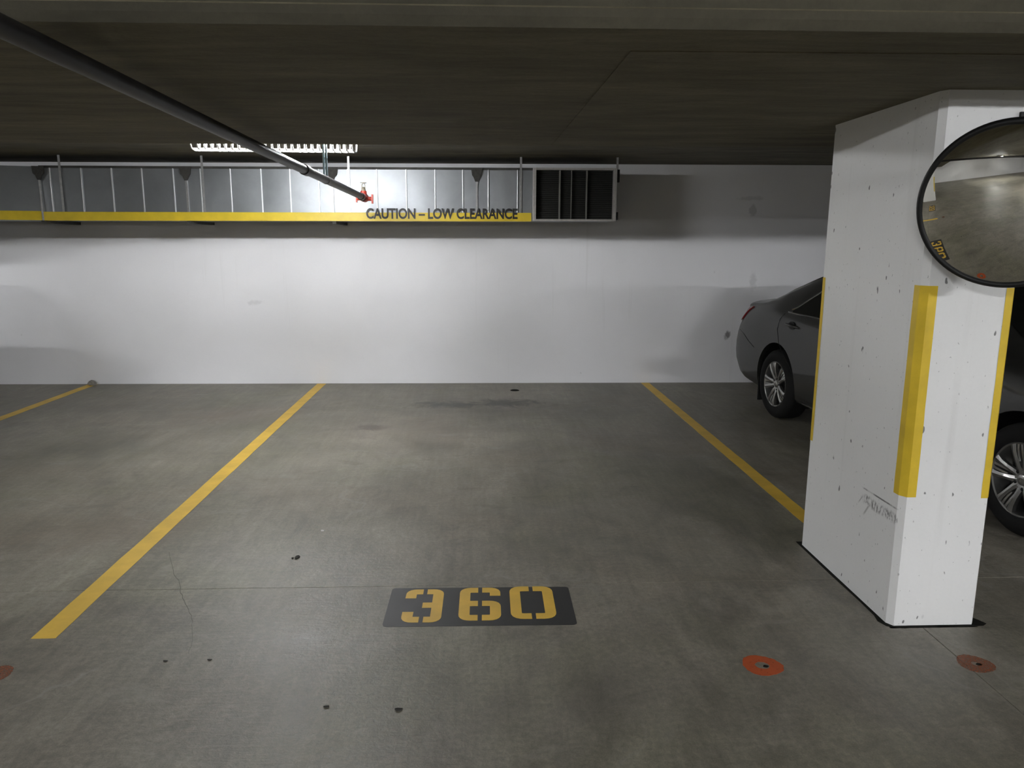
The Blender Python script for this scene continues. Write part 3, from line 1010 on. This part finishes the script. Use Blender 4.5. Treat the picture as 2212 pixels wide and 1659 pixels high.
for x, lab in ((-2.0, 'lit fluorescent strip light over the aisle, left one of the bright pair in the mirror'),
               (4.5, 'lit fluorescent strip light over the aisle, right one of the bright pair in the mirror'),
               (-8.5, 'lit fluorescent strip light over the aisle far left in the mirror'),
               (11.0, 'added fluorescent strip light over the aisle beyond the right edge, for ambient fill')):
    make_fixture((x, -4.0, 2.700), lab, M_TUBE_A, AISLE_Z)  # the rightmost lamp is added to lift the ambient light
for x, lab in ((-5.0, 'fluorescent strip light added over the opposite stalls to brighten the mirrored floor, left one'),
               (1.5, 'fluorescent strip light added over the opposite stalls to brighten the mirrored floor, middle one')):
    make_fixture((x, -9.0, 2.700), lab, M_TUBE_F, AISLE_Z)  # both lamps are added to brighten the floor reflected in the mirror

# ================================================================== SPRINKLER PIPE
def px(y): return -1.1395 + (y - 2.0) * (0.0525 / 5.6)
def pz(y): return 2.152 - (y - 2.0) * (0.093 / 5.6)
pipe = empty('sprinkler_pipe', (px(2.0), 2.0, 0))
tag(pipe, 'black steel sprinkler pipe crossing overhead towards the duct', 'pipe')
def ppart(name, bm, m, **kw):
    o = link(name, bm, m, pipe, **kw)
    o.location = (-px(2.0), -2.0, 0)
    return o
bm = B()
tube(bm, [(px(y), y, pz(y)) for y in (-6.0, 0.0, 2.0, 4.0, 6.0, 7.50)], 0.0285, 20)
ppart('pipe_run', bm, M_PIPE, smooth='auto')
for y in (5.15, 7.42):
    bm = B()
    tube(bm, [(px(y + t), y + t, pz(y + t)) for t in (-0.05, -0.045, 0.045, 0.05)], [0.031, 0.035, 0.035, 0.031], 18)
    ppart('pipe_coupling', bm, M_PIPE, smooth='auto')
ye = 7.56
xe, ze = px(ye), pz(ye)
bm = B()
tube(bm, [(xe, 7.47, ze), (xe, 7.65, ze)], 0.040, 16)
tube(bm, [(xe, ye, ze), (xe, ye, ze + 0.062)], [0.036, 0.028], 14)
tube(bm, [(xe - 0.068, ye, ze - .006), (xe + 0.085, ye, ze - .012)], 0.020, 12)
box(bm, xe + 0.075, xe + 0.090, ye - .02, ye + .02, ze - .055, ze + .03)
box(bm, xe - 0.075, xe - 0.062, ye - .015, ye + .015, ze - .045, ze + .01)
ppart('red_tee', bm, M_RED, smooth='auto')
bm = B()
tube(bm, [(xe, 7.46, ze - .004), (xe, 7.485, ze - .004)], 0.034, 16)
ppart('end_cap', bm, M_PIPE, smooth='auto')
bm = B()
tube(bm, [(xe, ye, ze + 0.06), (xe, ye, ze + 0.085), (xe, ye, ze + .10)], [0.022, 0.017, 0.011], 10)
tube(bm, [(xe - .016, ye, ze + .085), (xe - .014, ye, ze + .12), (xe, ye, ze + .138)], 0.004, 6)
tube(bm, [(xe + .016, ye, ze + .085), (xe + .014, ye, ze + .12), (xe, ye, ze + .138)], 0.004, 6)
lathe(bm, [(0.0, 0.142), (0.030, 0.140), (0.030, 0.137), (0.0, 0.136)], 14, Matrix.Translation((xe, ye, ze)) @ Matrix.Rotation(math.radians(-90), 4, 'Y'))
ppart('sprinkler_head', bm, M_BRASS)
yh = 5.80
bm = B()
xh, zh = px(yh), pz(yh)
tube(bm, [(xh + .030 * math.cos(a), yh, zh + .031 * math.sin(a)) for a in [math.radians(-200 + 220 * k / 14) for k in range(15)]] , 0.0035, 6)
ppart('hanger_ring', bm, M_STRAP)
for s in (-1, 1):
    bm = B()
    box(bm, xh - 0.004 + s * 0.010 - .004, xh + s * 0.010 + .004, yh - 0.010, yh + .010, zh + .026, slab_z(xh) + .002)
    ppart('hanger_strap', bm, simple('blue_zinc_strap', (0.30, 0.42, 0.50), 0.35, 0.6))

# ================================================================== CONVEX MIRROR
MC = Vector((1.896, 2.700, 1.786))
MR = 0.292
az = math.atan2(-MC.x, -MC.y)          # towards the camera
to_cam = Vector((-MC.x, -MC.y, 0)).normalized()
ang = math.radians(-8)                 # turned a little further left
ax = Vector((to_cam.x * math.cos(ang) - to_cam.y * math.sin(ang), to_cam.x * math.sin(ang) + to_cam.y * math.cos(ang), 0))
til = math.radians(14)
ax = (ax * math.cos(til) + Vector((0, 0, -math.sin(til)))).normalized()
up = Vector((0, 0, 1)); sidev = up.cross(ax).normalized(); upv = ax.cross(sidev)
MM = Matrix(((ax.x, sidev.x, upv.x, 0), (ax.y, sidev.y, upv.y, 0), (ax.z, sidev.z, upv.z, 0), (0, 0, 0, 1)))
mir = empty('convex_mirror', MC)
tag(mir, 'round convex traffic mirror with black rim mounted on the white column', 'mirror')
half = math.radians(22)
SR = MR / math.sin(half)
prof = []
for k in range(33):
    a = half * (1 - k / 32)
    prof.append((SR * math.sin(a), SR * (math.cos(a) - math.cos(half))))
prof[-1] = (0.0, SR * (1 - math.cos(half)))
bm = B(); lathe(bm, prof, 96, MM)
link('mirror_dome', bm, M_MIRROR, mir, smooth=True)
bm = B()
lathe(bm, [(MR - .012, 0.006), (MR - .002, 0.012), (MR + .008, 0.006), (MR + .010, -0.012), (MR, -0.022), (MR - .014, -0.012)], 96, MM, closed=True)
link('rim', bm, M_BLACK, mir, smooth=True)
bm = B()
lathe(bm, [(MR, -0.012), (MR * .8, -0.055), (MR * .4, -0.075), (0.0, -0.08)], 64, MM)
link('back_shell', bm, M_BLACK, mir, smooth=True)
bm = B()
bx = 2.125 - MC.x
tube(bm, [tuple(MM @ Vector((-0.07, 0, 0))), (bx, 0.20, 0.02), (bx, 0.26, 0.02)], 0.014, 10)
link('bracket_arm', bm, M_BLACK, mir, smooth='auto')
bm = B()
box(bm, bx - 0.016, bx + 0.03, 3.0107 - MC.y - 0.012, 3.0107 - MC.y, -0.12, 0.372)
link('mounting_plate', bm, M_BLACK, mir, bevel=0.002)

# ================================================================== CAR
def interp(tab, u):
    """monotone cubic through (u, value) pairs"""
    n = len(tab)
    if u <= tab[0][0]: return tab[0][1]
    if u >= tab[-1][0]: return tab[-1][1]
    for i in range(n - 1):
        if tab[i][0] <= u <= tab[i + 1][0]:
            break
    def sl(j): return (tab[j + 1][1] - tab[j][1]) / (tab[j + 1][0] - tab[j][0])
    def tg(j):
        if j == 0: return sl(0)
        if j == n - 1: return sl(n - 2)
        a, b = sl(j - 1), sl(j)
        return 0 if a * b <= 0 else 2 * a * b / (a + b)
    h = tab[i + 1][0] - tab[i][0]
    t = (u - tab[i][0]) / h
    return ((2 * t**3 - 3 * t**2 + 1) * tab[i][1] + (t**3 - 2 * t**2 + t) * h * tg(i) + (-2 * t**3 + 3 * t**2) * tab[i + 1][1] + (t**3 - t**2) * h * tg(i + 1))
REAR, LEN = 2.65, 5.10
TT = [(0, 1.0), (.06, 1.055), (.2, 1.09), (.62, 1.125), (1.0, 1.265), (1.45, 1.405), (2.0, 1.485), (2.45, 1.50), (2.95, 1.465), (3.3, 1.36), (3.92, 1.07), (4.5, .985), (4.85, .86), (5.05, .66)]
BB = [(0, .90), (.3, .985), (.9, 1.02), (1.5, 1.01), (3.9, .95), (4.5, .90), (5.05, .62)]
WW = [(0, .74), (.04, .80), (.10, .84), (.3, .878), (.7, .905), (1.2, .918), (3.9, .918), (4.5, .885), (4.85, .79), (5.05, .60)]
LL = [(0, .30), (.12, .24), (.5, .215), (1.0, .20), (4.4, .19), (5.05, .26)]
WR = [(0, .70), (.2, .77), (.6, .77), (.9, .70), (1.3, .64), (1.75, .61), (2.9, .60), (3.4, .62), (3.95, .70), (5.05, .45)]
def section(u):
    T, W, L, wr = interp(TT, u), interp(WW, u), interp(LL, u), interp(WR, u)
    Bz = min(interp(BB, u), T - .03)
    wr = min(wr, W * .9)
    return [(0, L), (W * .80, L), (W * .945, L + .03), (W * .985, L + .12), (W * 1.0, .52), (W * .995, .72), (W * .972, Bz - .09), (W * .925, Bz),
            (W * .925 * .55 + wr * .45, Bz + (T - .045 - Bz) * .52), (wr, T - .045), (wr * .72, T - .012), (0, T)]
NS = 11
def surf(u, t):
    """point on the visible (negative x) side; u from the tail, t up the section"""
    s = section(u)
    i = min(int(t), NS - 1)
    f = t - i
    p0, p1, p2, p3 = s[max(i - 1, 0)], s[i], s[i + 1], s[min(i + 2, NS)]
    def cr(a, b, c, d):
        return 0.5 * ((2 * b) + (c - a) * f + (2 * a - 5 * b + 4 * c - d) * f * f + (3 * b - a - 3 * c + d) * f ** 3) if 1 < i < NS - 1 else b + (c - b) * f
    w, z = cr(p0[0], p1[0], p2[0], p3[0]), cr(p0[1], p1[1], p2[1], p3[1])
    tail = max(0.0, 1 - u / 0.9) ** 1.5
    sh = 0.0
    if z > .66: sh = (z - .66) * 0.40
    if z < .46: sh = (.46 - z) * 0.62
    nose = max(0.0, 1 - (LEN - u) / 0.9) ** 1.5
    shn = max(0, z - .55) * .5 + max(0, .4 - z) * .5
    return Vector((-w, REAR - u - sh * tail + shn * nose, z))
def nrm(u, t):
    e = 0.01
    a = surf(min(u + e, LEN), t) - surf(max(u - e, 0), t)
    b = surf(u, min(t + e, NS - .001)) - surf(u, max(t - e, 0))
    n = a.cross(b)
    if n.length < 1e-9: return Vector((-1, 0, 0))
    n.normalize()
    if n.x > 0: n.negate()
    return n
def patch(fu, nu, nv, off, mirror=False, thick=0.004):
    """fu(a, b) -> (u, t) for a, b in 0..1; shell lying on the body"""
    bm = B()
    def mk(o):
        g_ = []
        for i in range(nu + 1):
            row = []
            for j in range(nv + 1):
                u, t = fu(i / nu, j / nv)
                p = surf(u, t) + nrm(u, t) * o
                if mirror: p.x = -p.x
                row.append(bm.verts.new(p))
            g_.append(row)
        return g_
    g1, g0 = mk(off), mk(off - thick)
    for i in range(nu):
        for j in range(nv):
            bm.faces.new((g1[i][j], g1[i + 1][j], g1[i + 1][j + 1], g1[i][j + 1]))
    for i in range(nu):
        for j in (0, nv):
            bm.faces.new((g1[i][j], g1[i + 1][j], g0[i + 1][j], g0[i][j]))
    for j in range(nv):
        for i in (0, nu):
            bm.faces.new((g1[i][j], g1[i][j + 1], g0[i][j + 1], g0[i][j]))
    return bm

def make_car(loc, rz, label):
    car = empty('sedan_car', loc, rz)
    tag(car, label, 'car', 'parked dark sedans')
    bm = B()
    us = [LEN * i / 90 for i in range(91)]
    us = sorted(set(us + [.03, .06, .09, .12, .15, .2, .25, LEN - .03, LEN - .08]))
    ts = [i * .5 for i in range(NS * 2 + 1)]
    grid = []
    for u in us:
        l = [surf(u, t) for t in ts]
        ring = [bm.verts.new(p) for p in l]
        ring += [bm.verts.new((-p.x, p.y, p.z)) for p in reversed(l[1:-1])]
        grid.append(ring)
    n = len(grid[0])
    for a, b in zip(grid, grid[1:]):
        for k in range(n):
            bm.faces.new((a[k], a[(k + 1) % n], b[(k + 1) % n], b[k]))
    bm.faces.new(grid[0]); bm.faces.new(list(reversed(grid[-1])))
    bmesh.ops.recalc_face_normals(bm, faces=bm.faces[:])
    body = link('body', bm, M_PAINT, car, smooth='auto')
    # wheel arches
    cb = B()
    for y in (1.5, -1.5):
        for s in (-1, 1):
            lathe(cb, [(0, s * .58), (.392, s * .58), (.392, s * 1.2), (0, s * 1.2)], 48, Matrix.Translation((0, y, .335)))
    bmesh.ops.recalc_face_normals(cb, faces=cb.faces[:])
    cm = bpy.data.meshes.new('cut'); cb.to_mesh(cm); cb.free()
    co = bpy.data.objects.new('cut', cm); COL.objects.link(co)
    co.parent = car
    md = body.modifiers.new('arch', 'BOOLEAN'); md.object = co; md.operation = 'DIFFERENCE'; md.solver = 'EXACT'
    bpy.context.view_layer.update()
    dg = bpy.context.evaluated_depsgraph_get()
    nm = bpy.data.meshes.new_from_object(body.evaluated_get(dg))
    body.modifiers.clear()
    body.data = nm
    bpy.data.objects.remove(co, do_unlink=True)
    nm.set_sharp_from_angle(angle=math.radians(35))
    for y in (1.5, -1.5):
        for s in (-1, 1):
            bm = B()
            lathe(bm, [(0.0, s * .60), (.386, s * .60), (.386, s * .875)], 40, Matrix.Translation((0, y, .335)))
            for v in [v for v in bm.verts if v.co.z < .15]:
                bm.verts.remove(v)
            link('wheel_well', bm, M_BLACK, car)
    # wheels
    first = None
    for y in (1.5, -1.5):
        for s in (-1, 1):
            mt = Matrix.Translation((s * .80, y, .330)) @ (Matrix.Rotation(math.pi, 4, 'Z') if s < 0 else Matrix.Identity(4))
            if first is None:
                first = build_wheel(car)
                wroot = first
            else:
                wroot = first.copy(); COL.objects.link(wroot); wroot.parent = car
                for ch in first.children:
                    c2 = ch.copy(); COL.objects.link(c2); c2.parent = wroot
            wroot.location = mt.to_translation()
            wroot.rotation_euler = (random.uniform(0, 6) if not (s < 0 and y > 0) else .3, 0, math.pi if s < 0 else 0)
            wroot.rotation_mode = 'ZYX' if False else 'XYZ'
            wroot.matrix_basis = Matrix.Translation((s * .80, y, .330)) @ Matrix.Rotation(math.pi if s < 0 else 0, 4, 'Z') @ Matrix.Rotation(0.35 if y > 0 else 0.15, 4, 'X')
    for mir_ in (False, True):
        def glass(u0, u1, tlo, thi_f, nu=20):
            return patch(lambda a, b: (u0 + (u1 - u0) * a, tlo + (thi_f(u0 + (u1 - u0) * a) - tlo) * b), nu, 6, 0.004, mir_)
        th = lambda u: 7.12 + 1.62 * min(1.0, max(0.02, (u - 1.28) / .55)) ** .8 * min(1.0, max(0.02, (3.80 - u) / .75)) ** .8
        link('side_window', glass(1.285, 2.30, 7.10, th), M_GLASS, car, smooth='auto')
        link('side_window', glass(2.36, 3.79, 7.10, th), M_GLASS, car, smooth='auto')
        # bright window trim: sill line and the upper arc
        for f_ in (lambda a: (1.22 + 2.6 * a, 7.05), lambda a: (1.26 + 2.54 * a, th(1.26 + 2.54 * a) + .05)):
            bm = B()
            pts = []
            for k in range(41):
                u, t = f_(k / 40)
                p = surf(u, t) + nrm(u, t) * .003
                if mir_: p.x = -p.x
                pts.append(p)
            tube(bm, pts, .0075, 6)
            link('window_trim', bm, M_CHROME, car, smooth='auto')
        # shut lines of the doors and bumper, laid as dark grooves
        def line(path, w=.0035):
            bm = B()
            pts = []
            for u, t in path:
                p = surf(u, t) + nrm(u, t) * (.0005 - .0)
                if mir_: p.x = -p.x
                pts.append(p)
            tube(bm, pts, w, 5)
            link('shut_line', bm, M_BLACK, car)
        line([(1.17, 6.9), (1.14, 6.2), (1.13, 5.6), (1.20, 5.0), (1.36, 4.4), (1.50, 3.9)])
        line([(2.33, 7.0), (2.33, 6), (2.32, 5), (2.32, 4), (2.30, 2.6)])
        line([(3.72, 7.0), (3.74, 6), (3.72, 5), (3.66, 4), (3.62, 2.6)])
        line([(.05, 5.2), (.18, 5.15), (.34, 5.0), (.50, 4.72), (.66, 4.5)])
        line([(1.62, 2.6), (2.3, 2.6), (3.0, 2.6), (3.62, 2.6)])
        link('sill_trim', patch(lambda a, b: (1.66 + 1.9 * a, 1.98 + .35 * b), 20, 2, .004, mir_), M_CHROME, car, smooth='auto')
        link('tail_light', patch(lambda a, b: (.004 + (.36 - .22 * (1 - b)) * a, 6.0 + 1.3 * b), 10, 8, .014, mir_, .02), M_LENS, car, smooth='auto')
        link('head_light', patch(lambda a, b: (4.42 + .50 * a, 6.0 + .9 * b * (.4 + .6 * a)), 10, 5, .012, mir_, .02), M_CLEAR, car, smooth='auto')
        # door handles: dark cup and bright pull
        for u0 in (1.30, 2.44):
            bm = B()
            sg = 1 if mir_ else -1
            p0, p1 = surf(u0, 5.95), surf(u0 + .20, 5.9)
            n0 = nrm(u0 + .1, 5.95)
            q = [p0 - n0 * .004, p0 + (p1 - p0) * .12 + n0 * .026, p0 + (p1 - p0) * .5 + n0 * .033, p0 + (p1 - p0) * .88 + n0 * .026, p1 - n0 * .004]
            if mir_:
                for v in q: v.x = -v.x
            tube(bm, q, [.010, .014, .014, .014, .010], 8)
            hd = link('door_handle', bm, M_PAINT, car, smooth='auto')
            bm = B()
            c_ = p0 + (p1 - p0) * .45
            up_, fw = Vector((0, 0, 1)), (p1 - p0).normalized()
            pts = [c_ + fw * .062 * math.cos(a) + up_ * .040 * math.sin(a) + n0 * .004 for a in [2 * math.pi * k / 18 for k in range(18)]]
            if mir_:
                for v in pts: v.x = -v.x
            vs = [bm.verts.new(p) for p in pts]
            bm.faces.new(vs)
            lo2 = [bm.verts.new(p - Vector(((-1 if not mir_ else 1) * .012, 0, 0))) for p in pts]
            for k in range(18):
                bm.faces.new((vs[k], vs[(k + 1) % 18], lo2[(k + 1) % 18], lo2[k]))
            link('handle_cup', bm, M_BLACK, hd)
        # wing mirror
        bm = B()
        bmesh.ops.create_uvsphere(bm, u_segments=16, v_segments=10, radius=1)
        p = surf(3.52, 7.25)
        sg = 1 if mir_ else -1
        for v in bm.verts:
            v.co = Vector((sg * (abs(p.x) + .12) + v.co.x * .12, p.y + .0 + v.co.y * .06 * (1.2 if v.co.y < 0 else .6), p.z + .05 + v.co.z * .075))
        box(bm, *sorted((sg * (abs(p.x) - .01), sg * (abs(p.x) + .07))), p.y - .03, p.y + .02, p.z - .005, p.z + .03)
        link('wing_mirror', bm, M_PAINT, car, smooth='auto')
        # mud flap behind the rear tyre
        bm = B()
        sg = 1 if mir_ else -1
        box(bm, *sorted((sg * .66, sg * .885)), 1.865, 1.885, .10, .34)
        link('mud_flap', bm, M_RUBBER, car, bevel=.004)
    def top_glass(u0, u1, name):
        bm = B()
        rows = []
        for i in range(13):
            u = u0 + (u1 - u0) * i / 12
            l = [surf(u, t) + Vector((0, 0, .005)) for t in (9.25, 9.6, 10.0, 10.5, 11.0)]
            row = [bm.verts.new(p) for p in l] + [bm.verts.new((-p.x, p.y, p.z)) for p in reversed(l[:-1])]
            rows.append(row)
        for a, b in zip(rows, rows[1:]):
            for k in range(len(a) - 1):
                bm.faces.new((a[k], a[k + 1], b[k + 1], b[k]))
        link(name, bm, M_GLASS, car, smooth='auto')
    top_glass(.88, 1.66, 'rear_window')
    top_glass(3.05, 3.88, 'windscreen')
    # grille and plate panel on the nose
    bm = B()
    box(bm, -.42, .42, REAR - LEN - .012, REAR - LEN + .05, .42, .52)
    link('radiator_grille', bm, M_BLACK, car, bevel=.01)
    bm = B()
    box(bm, -.45, .45, REAR - .02, REAR + .012, .30, .40)
    link('rear_reflector_strip', bm, M_BLACK, car, bevel=.008)
    return car

def build_wheel(car):
    """axis along +X, outer face at +x"""
    bm = B()
    lathe(bm, [(.212, .095), (.225, .108), (.262, .115), (.298, .108), (.322, .085), (.330, .05), (.330, -.05), (.322, -.085), (.298, -.108), (.225, -.105), (.212, -.09)], 64)
    w = link('wheel', bm, M_RUBBER, car, smooth='auto')
    bm = B()
    lathe(bm, [(.218, .100), (.213, .104), (.205, .098), (.198, .07), (.190, .0), (.195, -.09), (.212, -.095)], 64)
    link('rim_barrel', bm, M_ALLOY, w, smooth='auto')
    bm = B()
    lathe(bm, [(0.0, .03), (.15, .03), (.15, .018), (0.0, .018)], 40)
    link('brake_disc', bm, simple('dark_brake_steel', (.05, .05, .05), .5, .6), w)
    # ten spokes in five pairs, each forked at the rim
    base = None
    for k in range(10):
        a = 2 * math.pi * (k // 2) / 5 + (0.30 if k % 2 else -0.30)
        bm = B()
        sg = 1 if k % 2 else -1
        def pt(r, off, x): return Vector((x, off * 1.0, r))
        rows = []
        for r, hw, off, xf in ((.040, .020, -sg * .000, .080), (.075, .017, sg * .000, .090), (.12, .0145, sg * .004, .099), (.165, .016, sg * .008, .103), (.206, .0215, sg * .012, .101)):
            rows.append([bm.verts.new((xf, off - hw, r)), bm.verts.new((xf + .006, off, r)), bm.verts.new((xf, off + hw, r)), bm.verts.new((xf - .028, off + hw * .8, r)), bm.verts.new((xf - .028, off - hw * .8, r))])
        for p, q in zip(rows, rows[1:]):
            for j in range(5):
                bm.faces.new((p[j], p[(j + 1) % 5], q[(j + 1) % 5], q[j]))
        bm.faces.new(rows[0]); bm.faces.new(list(reversed(rows[-1])))
        # groove cut beside the spoke end: a slim second blade
        rows = []
        for r, hw, off, xf in ((.105, .004, sg * .022, .088), (.14, .0065, sg * .030, .096), (.175, .0075, sg * .040, .100), (.207, .009, sg * .052, .099)):
            rows.append([bm.verts.new((xf, off - hw, r)), bm.verts.new((xf, off + hw, r)), bm.verts.new((xf - .022, off + hw, r)), bm.verts.new((xf - .022, off - hw, r))])
        for p, q in zip(rows, rows[1:]):
            for j in range(4):
                bm.faces.new((p[j], p[(j + 1) % 4], q[(j + 1) % 4], q[j]))
        bm.faces.new(rows[0]); bm.faces.new(list(reversed(rows[-1])))
        bmesh.ops.rotate(bm, verts=bm.verts[:], cent=(0, 0, 0), matrix=Matrix.Rotation(a, 3, 'X'))
        link('spoke', bm, M_ALLOY, w)
    bm = B()
    lathe(bm, [(.062, .060), (.062, .082), (.052, .088), (.034, .084), (.032, .090), (.026, .094), (0.0, .096)], 36)
    link('hub_cap', bm, M_ALLOY, w, smooth='auto')
    # raised oval emblem on the cap
    bm = B()
    for ry_, rz_, cy, cz in ((.017, .0115, 0, 0), (.0055, .0105, 0, 0), (.0125, .0045, 0, .0055)):
        pts = [(0.0965, cy + ry_ * math.cos(t), cz + rz_ * math.sin(t)) for t in [2 * math.pi * q / 24 for q in range(25)]]
        tube(bm, pts, .0011, 5)
    link('emblem', bm, M_CHROME, w)
    for k in range(5):
        a = 2 * math.pi * k / 5 + math.pi / 5
        bm = B()
        lathe(bm, [(.0125, .06), (.0125, .084), (.009, .090), (0, .092)], 8, Matrix.Translation((0, .054 * math.sin(a), .054 * math.cos(a))))
        link('lug_nut', bm, M_BLACK, w)
    return w

th = 0.085
car = make_car((3.86, 5.60, 0), th, 'dark grey sedan parked tail to the wall behind the white column')
dup(car, (-6.33, 5.55, 0), 0.0, 'dark grey sedan beyond the left edge whose shadow falls on the wall')
